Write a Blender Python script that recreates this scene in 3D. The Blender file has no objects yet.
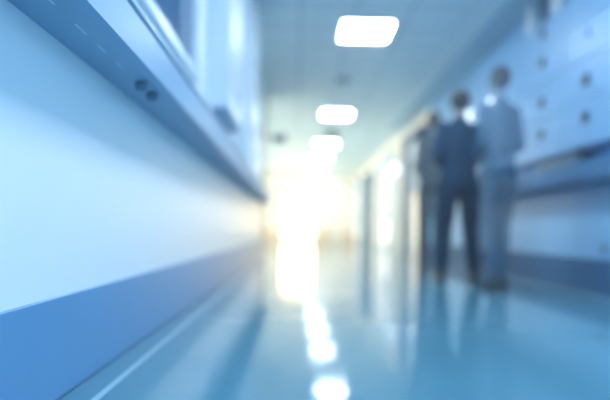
import bpy, bmesh, math, random
from mathutils import Vector, Matrix
random.seed(3)
S = bpy.context.scene
COL = S.collection
PI = math.pi

# ------------------------------------------------------------ corridor dimensions (metres)
CAMH = 0.43
XL, XR = -0.594, 2.40            # the two long walls
HC = 2.83                        # ceiling height
YB, YC, YE = -2.6, 9.2, 21.0     # behind the camera, corner of the left wall, far wall
XLOB = -3.20                     # left side of the wider lobby at the end

# ------------------------------------------------------------ materials
def mat(name, color, rough=0.5, metal=0.0, noise=0.0, nscale=8.0, bump=0.0, bscale=60.0, coat=0.0, spec=0.5, alpha=1.0):
    m = bpy.data.materials.new(name); m.use_nodes = True
    nt = m.node_tree; b = nt.nodes['Principled BSDF']
    b.inputs['Base Color'].default_value = (*color, 1)
    b.inputs['Roughness'].default_value = rough
    b.inputs['Metallic'].default_value = metal
    b.inputs['Coat Weight'].default_value = coat
    b.inputs['Coat Roughness'].default_value = 0.05
    b.inputs['Specular IOR Level'].default_value = spec
    b.inputs['Alpha'].default_value = alpha
    tc = nt.nodes.new('ShaderNodeTexCoord')
    if noise > 0:
        n = nt.nodes.new('ShaderNodeTexNoise'); n.inputs['Scale'].default_value = nscale
        n.inputs['Detail'].default_value = 4
        nt.links.new(tc.outputs['Object'], n.inputs['Vector'])
        mx = nt.nodes.new('ShaderNodeMix'); mx.data_type = 'RGBA'
        mx.inputs['A'].default_value = (*[c * (1 - noise) for c in color], 1)
        mx.inputs['B'].default_value = (*[min(1, c * (1 + noise)) for c in color], 1)
        nt.links.new(n.outputs['Fac'], mx.inputs['Factor'])
        nt.links.new(mx.outputs['Result'], b.inputs['Base Color'])
    if bump > 0:
        n2 = nt.nodes.new('ShaderNodeTexNoise'); n2.inputs['Scale'].default_value = bscale
        nt.links.new(tc.outputs['Object'], n2.inputs['Vector'])
        bp = nt.nodes.new('ShaderNodeBump'); bp.inputs['Strength'].default_value = bump
        bp.inputs['Distance'].default_value = 0.004
        nt.links.new(n2.outputs['Fac'], bp.inputs['Height'])
        nt.links.new(bp.outputs['Normal'], b.inputs['Normal'])
    return m

def emis(name, color, strength):
    m = bpy.data.materials.new(name); m.use_nodes = True
    b = m.node_tree.nodes['Principled BSDF']
    b.inputs['Base Color'].default_value = (0.8, 0.8, 0.8, 1)
    b.inputs['Emission Color'].default_value = (*color, 1)
    b.inputs['Emission Strength'].default_value = strength
    return m

M = {}
M['wall'] = mat('painted_wall', (0.84, 0.87, 0.88), 0.36, noise=0.02, nscale=2, coat=0.4)
M['wall'].node_tree.nodes['Principled BSDF'].inputs['Coat Roughness'].default_value = 0.3
M['wall_end'] = mat('cream_warm_light_wall', (0.90, 0.87, 0.79), 0.5, noise=0.02, nscale=2)  # cream tint carries the warm light on the far walls
M['wall_r'] = mat('pale_blue_wall', (0.22, 0.52, 0.80), 0.5, noise=0.02, nscale=2)
M['ceil'] = mat('ceiling_tile', (0.68, 0.84, 0.90), 0.6, noise=0.03, nscale=3)
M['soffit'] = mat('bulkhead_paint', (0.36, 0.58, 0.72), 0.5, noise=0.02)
M['band'] = mat('pale_strip', (0.66, 0.82, 0.90), 0.4, noise=0.02)
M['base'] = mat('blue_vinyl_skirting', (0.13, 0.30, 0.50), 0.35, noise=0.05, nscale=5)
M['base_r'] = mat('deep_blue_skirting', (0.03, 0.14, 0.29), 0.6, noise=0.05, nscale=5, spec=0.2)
M['line'] = mat('dark_sealant', (0.05, 0.12, 0.20), 0.5, noise=0.05)
M['floor'] = mat('polished_vinyl', (0.085, 0.235, 0.32), 0.085, noise=0.05, nscale=1.5, spec=0.4)
M['stripe'] = mat('pale_weld', (0.30, 0.48, 0.58), 0.2, noise=0.03)
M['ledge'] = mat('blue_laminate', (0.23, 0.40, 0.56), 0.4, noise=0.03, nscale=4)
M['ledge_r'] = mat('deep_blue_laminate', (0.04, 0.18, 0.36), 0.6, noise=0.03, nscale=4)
M['white'] = mat('white_enamel', (0.62, 0.72, 0.80), 0.35, noise=0.02, coat=0.1)
M['locker'] = mat('pale_blue_enamel', (0.19, 0.42, 0.68), 0.38, noise=0.02)
M['dark'] = mat('dark_plastic', (0.03, 0.07, 0.11), 0.4, noise=0.1)
M['slate'] = mat('slate_plastic', (0.07, 0.17, 0.25), 0.4, noise=0.08)
M['frameblue'] = mat('dark_blue_frame', (0.04, 0.11, 0.19), 0.85, noise=0.05, spec=0.1)
M['steel'] = mat('brushed_steel', (0.7, 0.75, 0.8), 0.2, 1.0, noise=0.05)
M['blind'] = mat('blue_blind', (0.03, 0.14, 0.32), 0.8, noise=0.04)
M['wood'] = mat('honey_wood', (0.70, 0.42, 0.14), 0.35, noise=0.15, nscale=12)
M['door'] = mat('pale_door_leaf', (0.72, 0.78, 0.78), 0.3, noise=0.03)
M['glass'] = mat('blue_window_glass', (0.02, 0.18, 0.40), 0.08, noise=0.02, alpha=0.35, coat=0.6)
M['lamp'] = emis('lamp_diffuser', (0.80, 0.92, 1.0), 25.0)
M['lit'] = emis('lit_frosted_glass', (1.0, 0.93, 0.80), 1.3)
M['lobby_fill'] = emis('lobby_fill_glass', (1.0, 0.89, 0.70), 7.5)
M['day'] = emis('daylight_glass', (1.0, 0.70, 0.34), 9.0)

# tile joints on the ceiling (a procedural grid of 0.6 m)
def grid_mat(m, sx, sy, width, dark):
    nt = m.node_tree; b = nt.nodes['Principled BSDF']
    tc = nt.nodes.new('ShaderNodeTexCoord'); br = nt.nodes.new('ShaderNodeTexBrick')
    br.offset = 0; br.inputs['Scale'].default_value = 1
    br.inputs['Brick Width'].default_value = sx; br.inputs['Row Height'].default_value = sy
    br.inputs['Mortar Size'].default_value = width
    src = b.inputs['Base Color'].links[0].from_socket
    nt.links.new(tc.outputs['Object'], br.inputs['Vector'])
    mx = nt.nodes.new('ShaderNodeMix'); mx.data_type = 'RGBA'
    mx.inputs['B'].default_value = (*dark, 1)
    nt.links.new(br.outputs['Fac'], mx.inputs['Factor']); nt.links.new(src, mx.inputs['A'])
    nt.links.new(mx.outputs['Result'], b.inputs['Base Color'])
grid_mat(M['ceil'], 0.6, 0.6, 0.012, (0.36, 0.54, 0.64))

# ------------------------------------------------------------ mesh helpers
def obj(name, bm, m, parent=None, smooth=False, **kw):
    bmesh.ops.recalc_face_normals(bm, faces=bm.faces)
    me = bpy.data.meshes.new(name); bm.to_mesh(me); bm.free()
    me.materials.append(m)
    if smooth:
        for p in me.polygons: p.use_smooth = True
    o = bpy.data.objects.new(name, me); COL.objects.link(o)
    if parent is not None: o.parent = parent
    for k, v in kw.items(): o[k] = v
    return o

def bx(bm, x0, x1, y0, y1, z0, z1, bev=0.0):
    ps = [(x, y, z) for z in (z0, z1) for y in (y0, y1) for x in (x0, x1)]
    v = [bm.verts.new(p) for p in ps]
    fs = [(0, 2, 3, 1), (4, 5, 7, 6), (0, 1, 5, 4), (2, 6, 7, 3), (0, 4, 6, 2), (1, 3, 7, 5)]
    faces = [bm.faces.new([v[i] for i in f]) for f in fs]
    if bev:
        es = list({e for f in faces for e in f.edges})
        bmesh.ops.bevel(bm, geom=es, offset=bev, segments=2, profile=0.5, affect='EDGES')
    return bm

def box(*a, bev=0.0):
    return bx(bmesh.new(), *a, bev=bev)

def profile(bm, pts, y0, y1):
    a = [bm.verts.new((x, y0, z)) for x, z in pts]; b = [bm.verts.new((x, y1, z)) for x, z in pts]
    n = len(pts)
    bm.faces.new(a); bm.faces.new(b[::-1])
    for i in range(n): bm.faces.new((a[i], b[i], b[(i + 1) % n], a[(i + 1) % n]))
    return bm

def lathe(bm, prof, c, n=24):
    rings = []
    for r, z in prof:
        rings.append([bm.verts.new((c[0] + r * math.cos(2 * PI * k / n), c[1] + r * math.sin(2 * PI * k / n), c[2] + z)) for k in range(n)])
    for a, b in zip(rings, rings[1:]):
        for k in range(n): bm.faces.new((a[k], a[(k + 1) % n], b[(k + 1) % n], b[k]))
    bm.faces.new(rings[0]); bm.faces.new(rings[-1])
    return bm

def thing(name, label, cat, loc, group=None):
    o = bpy.data.objects.new(name, None); COL.objects.link(o); o.location = loc
    o['label'] = label; o['category'] = cat
    if group: o['group'] = group
    o.empty_display_size = 0.1
    return o

def struct(name, bm, m, parent=None, **kw):
    if parent is None: kw['kind'] = 'structure'
    return obj(name, bm, m, parent, **kw)

# ------------------------------------------------------------ the shell
struct('floor', box(XLOB - 0.1, XR + 0.1, YB, YE + 0.1, -0.1, 0), M['floor'])
cl = box(XLOB - 0.1, XR + 0.1, YB, YE + 0.1, HC, HC + 0.1)
struct('ceiling', cl, M['ceil'])

WY0, WY1, WZ0, WZ1 = 0.3, 2.90, 1.27, 2.35      # window opening in the left wall
bm = bmesh.new()
bx(bm, XL - 0.2, XL, YB, YC, 0, WZ0)
bx(bm, XL - 0.2, XL, YB, YC, WZ1, HC)
bx(bm, XL - 0.2, XL, YB, WY0, WZ0, WZ1)
bx(bm, XL - 0.2, XL, WY1, YC, WZ0, WZ1)
struct('wall_left', bm, M['wall'])
bm = bmesh.new()
LW = [(10.0, 12.2), (12.6, 14.8), (15.2, 17.4), (17.8, 20.0)]     # lobby windows, added to brighten the far end
bx(bm, XLOB - 0.1, XLOB, YC, YE, 0, 0.75); bx(bm, XLOB - 0.1, XLOB, YC, YE, 2.15, HC)
for a, c in zip([YC] + [q[1] for q in LW], [q[0] for q in LW] + [YE]): bx(bm, XLOB - 0.1, XLOB, a, c, 0.75, 2.15)
bx(bm, XLOB - 0.1, XL - 0.2, YC - 0.1, YC, 0, HC)
struct('wall_left_lobby', bm, M['wall_end'])
RY0, RY1, RZ0, RZ1 = -2.3, 2.5, 0.30, 2.55      # unseen window opening beside the viewpoint, added to light the left wall
bm = bmesh.new()
bx(bm, XR, XR + 0.1, RY1, 9.3, 0, HC); bx(bm, XR, XR + 0.1, YB, RY0, 0, HC)
bx(bm, XR, XR + 0.1, RY0, RY1, 0, RZ0); bx(bm, XR, XR + 0.1, RY0, RY1, RZ1, HC)
struct('wall_right', bm, M['wall_r'])
struct('wall_right_lobby', box(XR, XR + 0.1, 9.3, YE, 0, HC), M['wall_end'])  # rest of the right wall; its cream colour stands in for warm light
DX0, DX1, DZ = -0.58, 0.72, 2.06                # doorway in the far wall
bm = bmesh.new()
bx(bm, XLOB - 0.1, DX0, YE, YE + 0.12, 0, HC)
bx(bm, DX1, XR + 0.1, YE, YE + 0.12, 0, HC)
bx(bm, DX0, DX1, YE, YE + 0.12, DZ, HC)
struct('wall_back', bm, M['wall_end'])

# skirting with its cap and dark joint to the floor
def skirting(name, x, s, y0, y1, mk='base'):
    pts = [(x, 0.0), (x + s * 0.012, 0.0), (x + s * 0.012, 0.252), (x + s * 0.010, 0.254), (x, 0.254)]
    o = struct(name, profile(bmesh.new(), pts, y0, y1), M[mk])
    struct('joint', box(min(x, x + s * 0.017), max(x, x + s * 0.017), y0, y1, 0.0, 0.004), M['line'], o)
skirting('baseboard_left', XL, 1, YB, YC)
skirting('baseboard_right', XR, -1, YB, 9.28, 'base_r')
struct('trim_1', box(-0.500, -0.482, YB, YC, 0.0, 0.0015), M['stripe'])
struct('trim_2', box(2.15, 2.19, YB, YE, 0.0, 0.0015), M['stripe'])
# ceiling margin and bulkhead above the lockers
struct('trim_3', box(1.80, 2.02, YB, 11.5, HC - 0.012, HC), M['band'])
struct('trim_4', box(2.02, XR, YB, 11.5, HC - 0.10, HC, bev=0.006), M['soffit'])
# wooden corner of the left wall and the lobby
struct('trim_5', box(XL - 0.06, XL + 0.03, YC - 0.03, YC + 0.05, 0, HC, bev=0.01), M['wood'])

# ------------------------------------------------------------ left ledge (boxed handrail)
pts = [(XL, 0.885), (-0.455, 0.885), (-0.441, 0.897), (-0.441, 1.005), (-0.452, 1.02), (XL, 1.02)]
t = thing('wall_ledge', 'long blue boxed ledge running along the left wall under the window', 'ledge', (0, 0, 0))
obj('rail_body', profile(bmesh.new(), pts, YB, YC - 0.4), M['ledge'], t)
obj('lip', box(-0.455, -0.437, YB, YC - 0.4, 1.02, 1.030, bev=0.003), M['white'], t, label='thin white lip along the top edge')
for y in (1.02, 1.18, 1.30, 1.44):
    obj('vent_slot', box(-0.5065, -0.503, y - 0.035, y + 0.025, 0.8835, 0.886), M['band'], t, label='short pale slot in the underside')
for y in (1.60, 1.72):
    b = lathe(bmesh.new(), [(0.013, 0), (0.019, -0.004), (0.017, -0.022), (0.006, -0.027)], (-0.495, y, 0.885), 16)
    obj('bolt', b, M['slate'], t, smooth=True, label='dark bolt under the ledge')

# window above the ledge
w = bpy.data.objects.new('window_1', None); COL.objects.link(w); w['kind'] = 'structure'
def rim(bm, x0, x1, y0, y1, z0, z1, t_, bev=0.004):
    bx(bm, x0, x1, y0, y1, z0, z0 + t_, bev); bx(bm, x0, x1, y0, y1, z1 - t_, z1, bev)
    bx(bm, x0, x1, y0, y0 + t_, z0 + t_, z1 - t_, bev); bx(bm, x0, x1, y1 - t_, y1, z0 + t_, z1 - t_, bev)
    return bm
struct('window_frame', rim(bmesh.new(), XL - 0.10, XL + 0.03, WY0, WY1, WZ0 - 0.02, WZ1 + 0.02, 0.06, 0.01), M['white'], w)
struct('mullion', box(XL - 0.03, XL - 0.012, 2.66, 2.675, WZ0 + 0.04, WZ1 - 0.04, bev=0.005), M['white'], w)
struct('mullion', box(XL - 0.04, XL + 0.0, 1.50, 1.54, WZ0 + 0.04, WZ1 - 0.04, bev=0.005), M['white'], w)
struct('window_pane', box(XL - 0.018, XL - 0.012, WY0 + 0.05, WY1 - 0.05, WZ0 + 0.03, WZ1 - 0.03), M['glass'], w)
struct('blind', box(XL - 0.05, XL - 0.045, WY0 + 0.01, WY1 - 0.01, WZ0, WZ1), M['blind'], w)
w2 = bpy.data.objects.new('window_2', None); COL.objects.link(w2); w2['kind'] = 'structure'  # added opening that lets sky light in from the side
struct('window_frame', rim(bmesh.new(), XR + 0.02, XR + 0.08, RY0, RY1, RZ0, RZ1, 0.05, 0.005), M['white'], w2)
for y in (-0.7, 0.9):
    struct('mullion', box(XR + 0.02, XR + 0.08, y - 0.025, y + 0.025, RZ0 + 0.05, RZ1 - 0.05, bev=0.004), M['white'], w2)
for k, (a, c) in enumerate(LW):
    lw = bpy.data.objects.new('window_%d' % (k + 3), None); COL.objects.link(lw); lw['kind'] = 'structure'  # added as a light source for the far end
    struct('window_frame', rim(bmesh.new(), XLOB - 0.07, XLOB - 0.01, a, c, 0.75, 2.15, 0.05, 0.004), M['white'], lw)
    struct('window_pane', box(XLOB - 0.05, XLOB - 0.04, a + 0.051, c - 0.051, 0.801, 2.099), M['lobby_fill'], lw)
# rails below the window
struct('trim_6', box(XL, XL + 0.022, YB, 3.2, 1.17, 1.20, bev=0.008), M['white'])

# cabinets on the left wall
def cabinet(label, y0, y1, z0, z1, x1, n):
    t = thing('wall_cabinet', label, 'cabinet', (XL, (y0 + y1) / 2, z0), 'white cabinets on the left wall')
    L = lambda a, b_, c, d, e, f, **k: box(a - XL, b_ - XL, c - (y0 + y1) / 2, d - (y0 + y1) / 2, e - z0, f - z0, **k)
    obj('body', L(XL, x1 - 0.018, y0, y1, z0, z1, bev=0.006), M['white'], t)
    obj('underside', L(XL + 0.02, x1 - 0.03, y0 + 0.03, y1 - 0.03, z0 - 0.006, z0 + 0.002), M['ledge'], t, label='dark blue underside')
    dw = (y1 - y0) / n
    for k in range(n):
        a = y0 + k * dw + 0.006; b_ = y0 + (k + 1) * dw - 0.006
        d = obj('door', L(x1 - 0.016, x1, a, b_, z0 + 0.01, z1 - 0.01, bev=0.004), M['white'], t)
        hy = b_ - 0.05 if k == 0 else a + 0.05
        obj('handle', L(x1 - 0.001, x1 + 0.015, hy - 0.006, hy + 0.006, z0 + 0.08, z0 + 0.22, bev=0.004), M['steel'], d, label='steel bar handle')
    return t
cabinet('nearer white wall cabinet beside the window, hung clear above the blue ledge', 3.27, 4.15, 1.215, HC - 0.15, -0.453, 2)
cabinet('farther narrow white cabinet standing on the blue ledge beyond the hung cabinet', 4.72, 5.60, 1.021, HC - 0.15, -0.440, 2)

# sign on the corner
t = thing('projecting_sign', 'small dark sign sticking out from the wooden corner of the left wall', 'sign', (XL + 0.03, YC, 2.0))
obj('bracket', box(0, 0.16, -0.012, 0.012, 0.105, 0.125), M['dark'], t)
obj('sign_plate', box(0.10, 0.36, -0.02, 0.02, 0.02, 0.16, bev=0.008), M['slate'], t)

# ------------------------------------------------------------ right side: ledge, lockers, doors
pts = [(XR, 0.86), (2.26, 0.86), (2.235, 0.885), (2.235, 1.00), (2.255, 1.02), (XR, 1.02)]
t = thing('wall_ledge', 'deep blue boxed ledge on the right wall below the pale lockers', 'ledge', (0, 0, 0))
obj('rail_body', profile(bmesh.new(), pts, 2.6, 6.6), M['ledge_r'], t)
obj('lower_band', box(2.24, 2.262, 2.6, 6.6, 0.835, 0.872, bev=0.008), M['frameblue'], t, label='darker bumper band along the lower edge')

lab = {3.28: 'pale blue locker tower nearest the right edge of the picture, with small dark handles',
       4.00: 'pale blue locker tower with two dark handles, second from the right picture edge',
       4.72: 'pale blue locker tower with four dark handles, just below the three pipes',
       5.60: 'pale blue locker tower seen through the tall translucent figure',
       6.30: 'pale blue locker tower farthest down the corridor, behind the dark figure'}
XF = 2.255
ys = sorted(lab)
for i, yc in enumerate(ys):
    y0 = yc - 0.36 if i == 0 else (ys[i - 1] + yc) / 2
    y1 = yc + 0.36 if i == len(ys) - 1 else (ys[i + 1] + yc) / 2
    t = thing('locker_tower', lab[yc], 'locker', (XR, yc, 1.14), 'pale lockers on the right wall')
    L = lambda a, b_, c, d, e, f, **k: box(a - XR, b_ - XR, c - yc, d - yc, e - 1.14, f - 1.14, **k)
    obj('carcass', L(XF + 0.016, XR - 0.002, y0 + 0.002, y1 - 0.002, 1.14, 2.42, bev=0.004), M['locker'], t)
    four = abs(yc - 4.72) < 0.01
    for k, (a, b_, h) in enumerate([(1.15, 1.50, 1.37), (1.51, 1.83, 1.665), (1.84, 2.16, 2.04), (2.17, 2.41, 2.30)]):
        d = obj('door', L(XF, XF + 0.015, y0 + 0.005, y1 - 0.005, a - 0.002, b_ + 0.002, bev=0.003), M['locker'], t)
        m_, s_ = (M['dark'], 1.0) if (k < 2 or four) else (M['locker'], 0.7)
        obj('handle', L(XF - 0.022, XF + 0.002, yc - 0.035 * s_, yc + 0.035 * s_, h - 0.045 * s_, h + 0.045 * s_, bev=0.008), m_, d,
            label='dark square pull' if m_ is M['dark'] else 'pale pull')
# pipes up to the ceiling; the white pair stands in for bright reflections
def pipe(y, r, m, label):
    t = thing('service_pipe', label, 'pipe', (2.31, y, 2.42), 'vertical pipes above the lockers')
    obj('tube', lathe(bmesh.new(), [(r, 0.0), (r, HC - 0.10 - 2.42)], (0, 0, 0), 20), m, t, smooth=True)
    obj('collar', lathe(bmesh.new(), [(r, 0.0), (r + 0.012, 0.0), (r + 0.012, 0.03), (r, 0.03)], (0, 0, 0.06), 20), m, t)
M['pipe'] = mat('white_reflection_pipe', (0.90, 0.94, 0.96), 0.3, noise=0.02, coat=0.5)
pipe(4.58, 0.045, M['pipe'], 'white vertical pipe standing in for a reflection above the lockers, nearer side of the dark pipe')
pipe(4.84, 0.036, M['slate'], 'dark vertical pipe above the lockers, between two white pipes')
pipe(5.10, 0.045, M['pipe'], 'white vertical pipe standing in for a reflection above the lockers, farther side of the dark pipe')
# small glowing globes added at head height, standing in for lamp reflections
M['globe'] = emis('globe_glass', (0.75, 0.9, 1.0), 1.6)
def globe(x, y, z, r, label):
    t = thing('glow_globe', label, 'glowing globe', (x, y, z), 'added glowing globes on the right')
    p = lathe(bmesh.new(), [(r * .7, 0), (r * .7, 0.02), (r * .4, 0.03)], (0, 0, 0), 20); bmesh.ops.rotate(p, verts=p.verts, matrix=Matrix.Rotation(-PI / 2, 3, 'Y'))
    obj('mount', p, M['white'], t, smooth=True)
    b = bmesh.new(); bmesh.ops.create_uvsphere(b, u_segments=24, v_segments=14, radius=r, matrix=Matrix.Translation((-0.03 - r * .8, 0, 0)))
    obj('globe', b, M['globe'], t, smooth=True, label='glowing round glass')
globe(2.255, 5.75, 1.93, 0.05, 'small added globe glowing as a bright spot right beside the head of the translucent figure')
globe(XR, 6.85, 2.02, 0.075, 'added globe glowing as a bright spot beyond the lockers, just above the shoulder of the dark figure')
globe(XR, 11.95, 1.93, 0.12, 'added globe glowing as a bright spot on the wall beyond the dark blue door frames')
# box on the ledge
t = thing('storage_box', 'low dark slate box resting on the right ledge under the lockers', 'box', (2.315, 4.45, 1.021))
obj('box_body', box(-0.065, 0.06, -0.32, 0.32, 0, 0.075, bev=0.008), M['slate'], t)
obj('lid', box(-0.07, 0.065, -0.33, 0.33, 0.076, 0.092, bev=0.006), M['slate'], t)
# socket low on the right wall
t = thing('wall_socket', 'small blue wall socket just above the right skirting board', 'socket', (XR, 3.96, 0.34))
obj('plate', box(-0.010, 0, -0.05, 0.05, -0.04, 0.04, bev=0.003), M['ledge'], t)
obj('outlet', lathe(bmesh.new(), [(0.022, 0), (0.022, 0.004)], (0, 0, 0), 16), M['slate'], t).matrix_local = Matrix.Translation((-0.010, 0, 0)) @ Matrix.Rotation(-PI / 2, 4, 'Y')

# doors in the right wall
def side_door(n, y0, y1, h, fm, lm, handle=True, lit=False):
    d = bpy.data.objects.new('door_%d' % n, None); COL.objects.link(d); d['kind'] = 'structure'
    d.location = (XR, 0, 0)
    b = bmesh.new(); fw = 0.13
    bx(b, -0.16, 0, y0, y0 + fw, 0, h, 0.006); bx(b, -0.16, 0, y1 - fw, y1, 0, h, 0.006)
    bx(b, -0.16, 0, y0 + fw, y1 - fw, h - fw, h, 0.006)
    struct('door_frame', b, fm, d)
    lf = struct('door_leaf', box(-0.05, -0.01, y0 + fw + 0.004, y1 - fw - 0.004, 0.008, h - fw - 0.004, bev=0.004), lm, d)
    struct('door_pane', box(-0.056, -0.049, y0 + fw + 0.25, y1 - fw - 0.25, 1.1, h - fw - 0.3, bev=0.002), M['lit'] if lit else M['glass'], lf)
    if lit: struct('door_pane', box(-0.056, -0.049, y0 + fw + 0.15, y1 - fw - 0.15, 0.12, 0.75, bev=0.002), M['lit'], lf)
    if handle: struct('door_handle', box(-0.10, -0.05, y0 + fw + 0.06, y0 + fw + 0.18, 0.88, 0.93, bev=0.006), M['dark'], lf)
side_door(1, 9.3, 10.9, 2.42, M['frameblue'], M['door'])
side_door(2, 12.4, 13.9, 2.40, M['white'], M['door'], lit=True)
side_door(3, 15.9, 17.3, 2.40, M['slate'], M['door'])
side_door(4, 18.6, 20.2, 2.40, M['white'], M['door'], lit=True)

# ------------------------------------------------------------ the bright doors at the far end
d = bpy.data.objects.new('door_5', None); COL.objects.link(d); d['kind'] = 'structure'; d.location = (0, YE, 0)
b = bmesh.new()
bx(b, DX0 - 0.07, DX0, -0.03, 0.12, 0, DZ + 0.07, 0.006); bx(b, DX1, DX1 + 0.07, -0.03, 0.12, 0, DZ + 0.07, 0.006)
bx(b, DX0, DX1, -0.03, 0.12, DZ, DZ + 0.07, 0.006)
struct('door_frame', b, M['wood'], d)
xm = (DX0 + DX1) / 2
for a, c in ((DX0, xm), (xm, DX1)):
    lf = struct('door_leaf', rim(bmesh.new(), a + 0.004, c - 0.004, 0.04, 0.08, 0.008, DZ - 0.004, 0.03, 0), M['white'], d)
    # rim() runs along Y; lay this one out along X instead
    bm = bmesh.new()
    for q in ((a + 0.004, c - 0.004, 0.008, 0.16), (a + 0.004, c - 0.004, DZ - 0.045, DZ - 0.004),
              (a + 0.004, a + 0.035, 0.05, DZ - 0.045), (c - 0.035, c - 0.004, 0.05, DZ - 0.045)):
        bx(bm, q[0], q[1], 0.04, 0.08, q[2], q[3])
    bm.to_mesh(lf.data); bm.free()
    struct('door_pane', box(a + 0.036, c - 0.036, 0.055, 0.065, 0.161, DZ - 0.046), M['day'], lf)

# ------------------------------------------------------------ ceiling lamps
names = {-2.2: None, 1.75: None, -0.2: None, 3.85: None,  # third and fourth are unseen extras added to brighten the walls
         6.07: 'square white ceiling lamp panel, the largest and nearest one in view',
         10.40: 'glowing square ceiling lamp panel just before the hanging dark detector',
         13.90: 'glowing ceiling lamp panel just beyond the hanging dark detector',
         16.80: 'fourth glowing ceiling lamp panel down the corridor, next to last',
         19.90: 'last and smallest glowing ceiling lamp panel, above the bright end doors'}
for y, lb in names.items():
    t = thing('ceiling_lamp', lb or ({-2.2: 'ceiling lamp panel farthest behind the viewpoint', -0.2: 'unseen ceiling lamp panel added for brightness just behind the viewpoint', 1.75: 'ceiling lamp panel overhead beside the left window', 3.85: 'unseen ceiling lamp panel added for brightness, overhead beside the lockers'}[y]), 'ceiling lamp', (0.78, y, HC), 'square ceiling lamp panels')
    b = bmesh.new(); q = 0.315
    bx(b, -q, q, -q, -q + 0.03, -0.014, 0, 0.003); bx(b, -q, q, q - 0.03, q, -0.014, 0, 0.003)
    bx(b, -q, -q + 0.03, -q + 0.03, q - 0.03, -0.014, 0); bx(b, q - 0.03, q, -q + 0.03, q - 0.03, -0.014, 0)
    obj('lamp_frame', b, M['white'], t)
    obj('diffuser', box(-q + 0.031, q - 0.031, -q + 0.031, q - 0.031, -0.011, -0.001), M['lamp'], t, label='glowing white diffuser')

t = thing('smoke_detector', 'round grey smoke detector on the ceiling beyond the nearest lamp', 'smoke detector', (0.68, 8.0, HC))
obj('detector_base', lathe(bmesh.new(), [(0.09, 0), (0.09, -0.02), (0.07, -0.03)], (0, 0, 0)), M['slate'], t, smooth=True)
obj('sensor', lathe(bmesh.new(), [(0.06, -0.03), (0.055, -0.06), (0.02, -0.07)], (0, 0, 0)), M['slate'], t, smooth=True)
t = thing('hanging_detector', 'dark device hanging from the ceiling between the second and third lamps', 'ceiling device', (0.78, 11.75, HC))
obj('stem', lathe(bmesh.new(), [(0.02, 0), (0.02, -0.12)], (0, 0, 0), 12), M['dark'], t, smooth=True)
obj('housing', lathe(bmesh.new(), [(0.08, -0.12), (0.15, -0.14), (0.16, -0.22), (0.11, -0.29), (0.03, -0.31)], (0, 0, 0)), M['dark'], t, smooth=True)

# ------------------------------------------------------------ low wooden benches by the far doors
def bench(x, y, w, label):
    t = thing('low_bench', label, 'bench', (x, y, 0), 'honey wood benches by the end doors')
    obj('seat', box(-w / 2, w / 2, -0.2, 0.2, 0.33, 0.39, bev=0.012), M['wood'], t)
    obj('apron', box(-w / 2 + .03, w / 2 - .03, -0.17, 0.17, 0.22, 0.33), M['wood'], t)
    for sx in (-1, 1):
        for sy in (-1, 1):
            a, b_ = sx * (w / 2 - .04), sy * 0.16
            obj('leg', box(a - .025, a + .025, b_ - .025, b_ + .025, 0, 0.22), M['wood'], t)
bench(1.12, 20.4, 0.5, 'honey wood bench right beside the bright end doors, on their right')
bench(2.00, 19.6, 0.45, 'honey wood bench in the far right corner of the lobby')
bench(-1.0, 20.4, 0.4, 'honey wood bench left of the bright end doors')

# ------------------------------------------------------------ people
def ring_loft(bm, secs, n=20, power=2.0):
    """secs: (centre, rx, ry, axis_u, axis_v)"""
    rings = []
    for c, rx, ry, u, v in secs:
        c = Vector(c); r = []
        for k in range(n):
            a = 2 * PI * k / n; ca, sa = math.cos(a), math.sin(a)
            ca = math.copysign(abs(ca) ** (2 / power), ca); sa = math.copysign(abs(sa) ** (2 / power), sa)
            r.append(bm.verts.new(c + u * (rx * ca) + v * (ry * sa)))
        rings.append(r)
    for a, b in zip(rings, rings[1:]):
        for k in range(n): bm.faces.new((a[k], a[(k + 1) % n], b[(k + 1) % n], b[k]))
    bm.faces.new(rings[0][::-1]); bm.faces.new(rings[-1])

X, Y = Vector((1, 0, 0)), Vector((0, 1, 0))
def torso(bm, secs):
    ring_loft(bm, [((x, y, z), rx, ry, X, Y) for x, y, z, rx, ry in secs], 24, 2.3)

def limb(bm, pts, n=14):
    """pts: (x,y,z,r) joints; tapered round tube with rounded joints"""
    P = [(Vector(p[:3]), p[3]) for p in pts]
    for (a, ra), (b, rb) in zip(P, P[1:]):
        d = (b - a).normalized()
        u = d.orthogonal().normalized(); v = d.cross(u)
        ring_loft(bm, [(a, ra, ra, u, v), (a.lerp(b, .5), (ra + rb) / 2 * 1.03, (ra + rb) / 2 * 1.03, u, v), (b, rb, rb, u, v)], n)
    for p, r in P:
        bmesh.ops.create_icosphere(bm, subdivisions=2, radius=r, matrix=Matrix.Translation(p))

def ball(bm, c, r, s=(1, 1, 1)):
    bmesh.ops.create_icosphere(bm, subdivisions=3, radius=r, matrix=Matrix.Translation(c) @ Matrix.Diagonal((*s, 1)))

def fused(name, bm, m, parent, voxel=0.008, smooth=6):
    bmesh.ops.recalc_face_normals(bm, faces=bm.faces)
    me = bpy.data.meshes.new('t'); bm.to_mesh(me); bm.free()
    tmp = bpy.data.objects.new('t', me); COL.objects.link(tmp)
    r = tmp.modifiers.new('r', 'REMESH'); r.mode = 'VOXEL'; r.voxel_size = voxel
    s = tmp.modifiers.new('s', 'SMOOTH'); s.iterations = smooth; s.factor = 0.5
    dg = bpy.context.evaluated_depsgraph_get(); dg.update()
    out = bpy.data.meshes.new_from_object(tmp.evaluated_get(dg))
    out.name = name
    bpy.data.objects.remove(tmp); bpy.data.meshes.remove(me)
    out.materials.clear(); out.materials.append(m)
    for p in out.polygons: p.use_smooth = True
    o = bpy.data.objects.new(name, out); COL.objects.link(o); o.parent = parent
    return o

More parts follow.
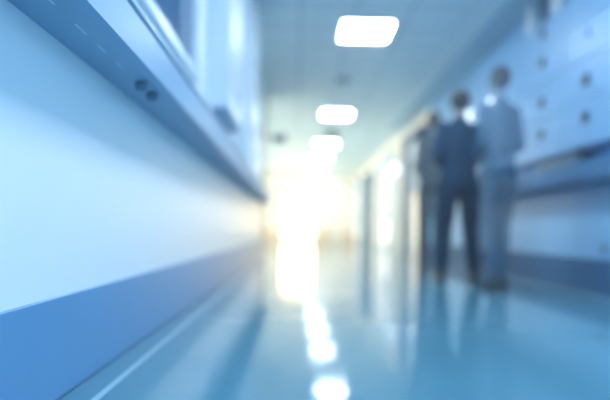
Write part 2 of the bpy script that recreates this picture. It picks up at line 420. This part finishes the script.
# joints (figure faces +Y, away from the camera; feet at z = 0, height about 1.78)
def joints(stance, stride):
    J = {}
    for s in (-1, 1):
        J['hip', s] = (s * 0.095, 0.0, 0.92)
        J['knee', s] = (s * (0.105 + stance * 0.4), 0.02 + s * stride * 0.5, 0.49)
        J['ankle', s] = (s * (0.105 + stance), -0.02 + s * stride, 0.085)
        J['shoulder', s] = (s * 0.150, -0.005, 1.425)
        J['elbow', s] = (s * 0.212, -0.035, 1.15)
        J['wrist', s] = (s * 0.085, 0.205, 1.09)
    return J

def hand(bm, w, s):
    # palm folded in front of the belly, fingers curled over the other hand
    w = Vector(w); d = Vector((-s * 0.75, 0.55, -0.12)).normalized(); up = Vector((0, 0, 1))
    palm = w + d * 0.05
    u = up; v = d.cross(up).normalized()
    ring_loft(bm, [(w, 0.027, 0.022, u, v), (w + d * 0.04, 0.038, 0.017, u, v), (w + d * 0.085, 0.042, 0.014, u, v)], 14)
    lens = (0.068, 0.078, 0.074, 0.058)
    curl = Vector((-s * 0.9, -0.05, -0.35)).normalized()
    curl2 = Vector((-s * 0.25, -0.75, -0.45)).normalized()
    for i, ln in enumerate(lens):
        b0 = w + d * 0.075 + u * (0.030 - 0.0205 * i)
        b1 = b0 + d * (ln * 0.42)
        b2 = b1 + curl * (ln * 0.33)
        b3 = b2 + curl2 * (ln * 0.25)
        limb(bm, [(*b0, 0.0095), (*b1, 0.009), (*b2, 0.0085), (*b3, 0.0075)], 8)
    t0 = w + d * 0.025 + u * 0.025
    t1 = t0 + (d * 0.6 + u * 0.7).normalized() * 0.036
    t2 = t1 + (d * 0.9 + u * 0.25).normalized() * 0.030
    limb(bm, [(*t0, 0.013), (*t1, 0.011), (*t2, 0.0095)], 8)

def person(label, loc, rz, scale, mats, stance=0.03, stride=0.02, lean=0.0, turn=0.0, slim=1.0):
    t = thing('person', label, 'person', loc, 'figures walking in the corridor')
    t.rotation_euler = (0, lean, rz); t.scale = (scale * slim, scale, scale)
    J = joints(stance, stride)
    skin, shirt, trousers, hairm, shoe = mats
    # body: one continuous surface
    bm = bmesh.new()
    torso(bm, [(0, 0, .86, .13, .09), (0, 0, .92, .155, .105), (0, 0, 1.05, .135, .09), (0, 0, 1.2, .145, .095), (0, 0, 1.36, .155, .10), (0, -.005, 1.44, .12, .085), (0, -.005, 1.49, .07, .06)])
    limb(bm, [(0, -.01, 1.46, .062), (0, 0.0, 1.53, .055), (0, .012, 1.60, .055)])
    for s in (-1, 1):
        limb(bm, [(*J['hip', s], .085), (*J['knee', s], .055), (*J['ankle', s], .037)])
        a = Vector(J['ankle', s])
        ring_loft(bm, [(a + Vector((0, -.05, -.045)), .032, .03, X, Vector((0, 0, 1))), (a + Vector((0, .04, -.045)), .04, .03, X, Vector((0, 0, 1))), (a + Vector((0, .15, -.055)), .035, .016, X, Vector((0, 0, 1)))], 14)
        limb(bm, [(*J['shoulder', s], .052), (*J['elbow', s], .038), (*J['wrist', s], .026)])
        hand(bm, J['wrist', s], s)
    # head with face
    R = Matrix.Rotation(turn, 3, 'Z')
    hc = Vector((0, 0.018, 1.665))
    H = lambda x, y, z: hc + R @ Vector((x, y, z))
    ball(bm, H(0, -.008, .022), .092, (.83, 1.02, 1.0))
    ball(bm, H(0, .028, -.045), .066, (.86, .95, 1.08))
    ball(bm, H(0, .062, -.092), .026, (1.1, .9, .8))
    limb(bm, [(*H(0, .088, .012), .008), (*H(0, .106, -.022), .013)], 8)
    for s in (-1, 1):
        ball(bm, H(s * .011, .098, -.026), .009)
        ball(bm, H(s * .031, .074, .008), .0145)
        ball(bm, H(s * .078, -.004, -.012), .03, (.3, .62, 1.0))
        ball(bm, H(s * .034, .07, .027), .014, (1.6, .8, .55))
    ball(bm, H(0, .083, -.052), .016, (1.5, .6, .38)); ball(bm, H(0, .082, -.061), .015, (1.3, .6, .4))
    body = fused('body', bm, skin, t, 0.0065, 3)
    for s in (-1, 1):
        b = bmesh.new(); ball(b, H(s * .031, .082, .008), .0085); obj('eye', b, M['dark'], t, smooth=True)
    # hair: cap over the crown and nape, open at the face
    b = bmesh.new()
    bmesh.ops.create_icosphere(b, subdivisions=4, radius=.1, matrix=Matrix.Identity(4))
    for v in b.verts:
        p = v.co * 10
        x, y, z = p
        v.co = Vector((x * .083, y * .102 - .012, z * .098 + .026))
        if y < .2 and z < 0: v.co.x *= 1 - .12 * min(1, -z * 1.2)
    kill = [v for v in b.verts if (v.co.y > .03 and v.co.z < .068) or (v.co.z < -.018 and v.co.y > -.02) or v.co.z < -.062]
    bmesh.ops.delete(b, geom=kill, context='VERTS')
    bmesh.ops.solidify(b, geom=b.faces[:], thickness=-.008)
    for v in b.verts:
        v.co += v.co.normalized() * (.0025 * math.sin(v.co.x * 310) * math.cos(v.co.z * 170 + v.co.y * 240))
        v.co = H(*v.co)
    obj('hair', b, hairm, t, smooth=True)
    # shirt
    bm = bmesh.new()
    torso(bm, [(0, 0, .905, .172, .122), (0, 0, .95, .172, .120), (0, 0, 1.07, .165, .112), (0, 0, 1.2, .178, .118), (0, 0, 1.34, .175, .120), (0, -.005, 1.42, .15, .108), (0, -.006, 1.468, .105, .088), (0, -.004, 1.505, .072, .068)])
    for s in (-1, 1):
        w_ = Vector(J['wrist', s]); e_ = Vector(J['elbow', s]); c_ = e_.lerp(w_, .88)
        limb(bm, [(*J['shoulder', s], .070), (s * .190, -.022, 1.29, .060), (*J['elbow', s], .054), (*c_, .037)])
    sh = fused('shirt', bm, shirt, t, 0.010, 8)
    c = bmesh.new()
    ring_loft(c, [((0, -.004, 1.49), .074, .07, X, Y), ((0, 0, 1.515), .068, .066, X, Y), ((0, 0.002, 1.53), .064, .064, X, Y)], 24)
    obj('collar', c, shirt, sh, smooth=True)
    # trousers
    bm = bmesh.new()
    torso(bm, [(0, 0, .80, .12, .09), (0, 0, .86, .168, .118), (0, 0, .93, .170, .116), (0, 0, .985, .158, .106)])
    for s in (-1, 1):
        h_ = J['hip', s]; a_ = Vector(J['ankle', s])
        limb(bm, [(h_[0], h_[1], .88, .102), (*Vector(h_).lerp(Vector(J['knee', s]), .55), .095), (*J['knee', s], .080), (*Vector(J['knee', s]).lerp(a_, .5), .074), (a_.x, a_.y, a_.z + .035, .066)])
    fused('trousers', bm, trousers, t, 0.010, 8)
    # shoes
    for s in (-1, 1):
        a = Vector(J['ankle', s]); Z = Vector((0, 0, 1))
        b = bmesh.new()
        ring_loft(b, [((a.x, a.y - .075, .045), .026, .030, X, Z), ((a.x, a.y - .06, .052), .040, .050, X, Z), ((a.x, a.y, .052), .043, .052, X, Z),
                      ((a.x, a.y + .07, .038), .046, .037, X, Z), ((a.x, a.y + .14, .030), .048, .029, X, Z), ((a.x, a.y + .19, .024), .034, .020, X, Z), ((a.x, a.y + .205, .02), .012, .010, X, Z)], 18, 2.4)
        so = obj('shoe', b, shoe, t, smooth=True)
        b = bmesh.new()
        ring_loft(b, [((a.x, a.y + .055, 0), .046, .135, X, Y), ((a.x, a.y + .055, .012), .048, .138, X, Y)], 22, 2.6)
        obj('sole', b, shoe, so)
    return t

def outfit(tag, al, k=(1, 1, 1)):
    return (mat('skin_' + tag, (0.28, 0.28, 0.30), 0.5, noise=0.04, alpha=al),
            mat('shirt_' + tag, (0.014 * k[0], 0.055 * k[1], 0.11 * k[2]), 0.9, spec=0.1, noise=0.08, nscale=30, alpha=al, bump=0.2, bscale=40),
            mat('trousers_' + tag, (0.010 * k[0], 0.038 * k[1], 0.075 * k[2]), 0.9, spec=0.1, noise=0.08, nscale=30, alpha=al, bump=0.2, bscale=40),
            mat('hair_' + tag, (0.02, 0.035, 0.05), 0.6, noise=0.1, nscale=60, alpha=al),
            mat('shoe_' + tag, (0.015, 0.03, 0.05), 0.35, noise=0.05, alpha=al))
person('dark solid person seen from behind, arms folded in front, between two translucent figures', (1.525, 4.81, 0), 0.0, 1.0,
       outfit('solid', 1.0), 0.06, 0.02, 0.0, 0.0)
person('largest translucent blue person seen from behind, standing before the lockers', (1.60, 4.07, 0), 0.25, 0.995,
       outfit('near', 0.36, (0.2, 3.2, 3.1)), -0.03, 0.04, 0.0, 0.1, 0.82)
person('smaller translucent grey person half hidden beyond the solid dark person', (1.50, 5.65, 0), -0.05, 1.0,
       outfit("far", 0.42, (8, 3.2, 2.0)), 0.0, 0.06, 0.0, 0.15, 0.84)

# ------------------------------------------------------------ light
W = bpy.data.worlds.new('World'); S.world = W; W.use_nodes = True
bg = W.node_tree.nodes['Background']
bg.inputs['Color'].default_value = (0.30, 0.63, 1.0, 1); bg.inputs['Strength'].default_value = 1.55
# thin haze added to imitate bloom round the doors and lift the darks
hm = bpy.data.materials.new('glow_haze'); hm.use_nodes = True
nt = hm.node_tree; nt.nodes.remove(nt.nodes['Principled BSDF'])
vs = nt.nodes.new('ShaderNodeVolumeScatter'); vs.inputs['Density'].default_value = 0.017
vs.inputs['Anisotropy'].default_value = 0.25
nt.links.new(vs.outputs[0], nt.nodes['Material Output'].inputs['Volume'])
hz = obj('haze', box(XLOB + 0.01, XR - 0.01, YB + 0.1, YE - 0.01, 0.01, HC - 0.01), hm)
hz['kind'] = 'stuff'; hz['label'] = 'thin haze added for glow, filling the whole corridor'; hz['category'] = 'haze'

# ------------------------------------------------------------ camera
cd = bpy.data.cameras.new('camera'); cam = bpy.data.objects.new('camera', cd); COL.objects.link(cam)
cam.location = (0, 0, CAMH)
ROLL = math.radians(1.2)
cam.rotation_euler = (Matrix.Rotation(PI / 2, 4, 'X') @ Matrix.Rotation(ROLL, 4, 'Z')).to_euler()
cd.sensor_width = 36; cd.lens = 510 / 610 * 36
cd.shift_x = 9 / 610; cd.shift_y = 31 / 610
cd.clip_start = 0.02
cd.dof.use_dof = True; cd.dof.focus_distance = 1.12; cd.dof.aperture_fstop = 0.85
S.camera = cam

S.view_settings.view_transform = 'Standard'; S.view_settings.look = 'None'
S.view_settings.gamma = 1; S.view_settings.exposure = 0.55
S.view_settings.use_curve_mapping = False
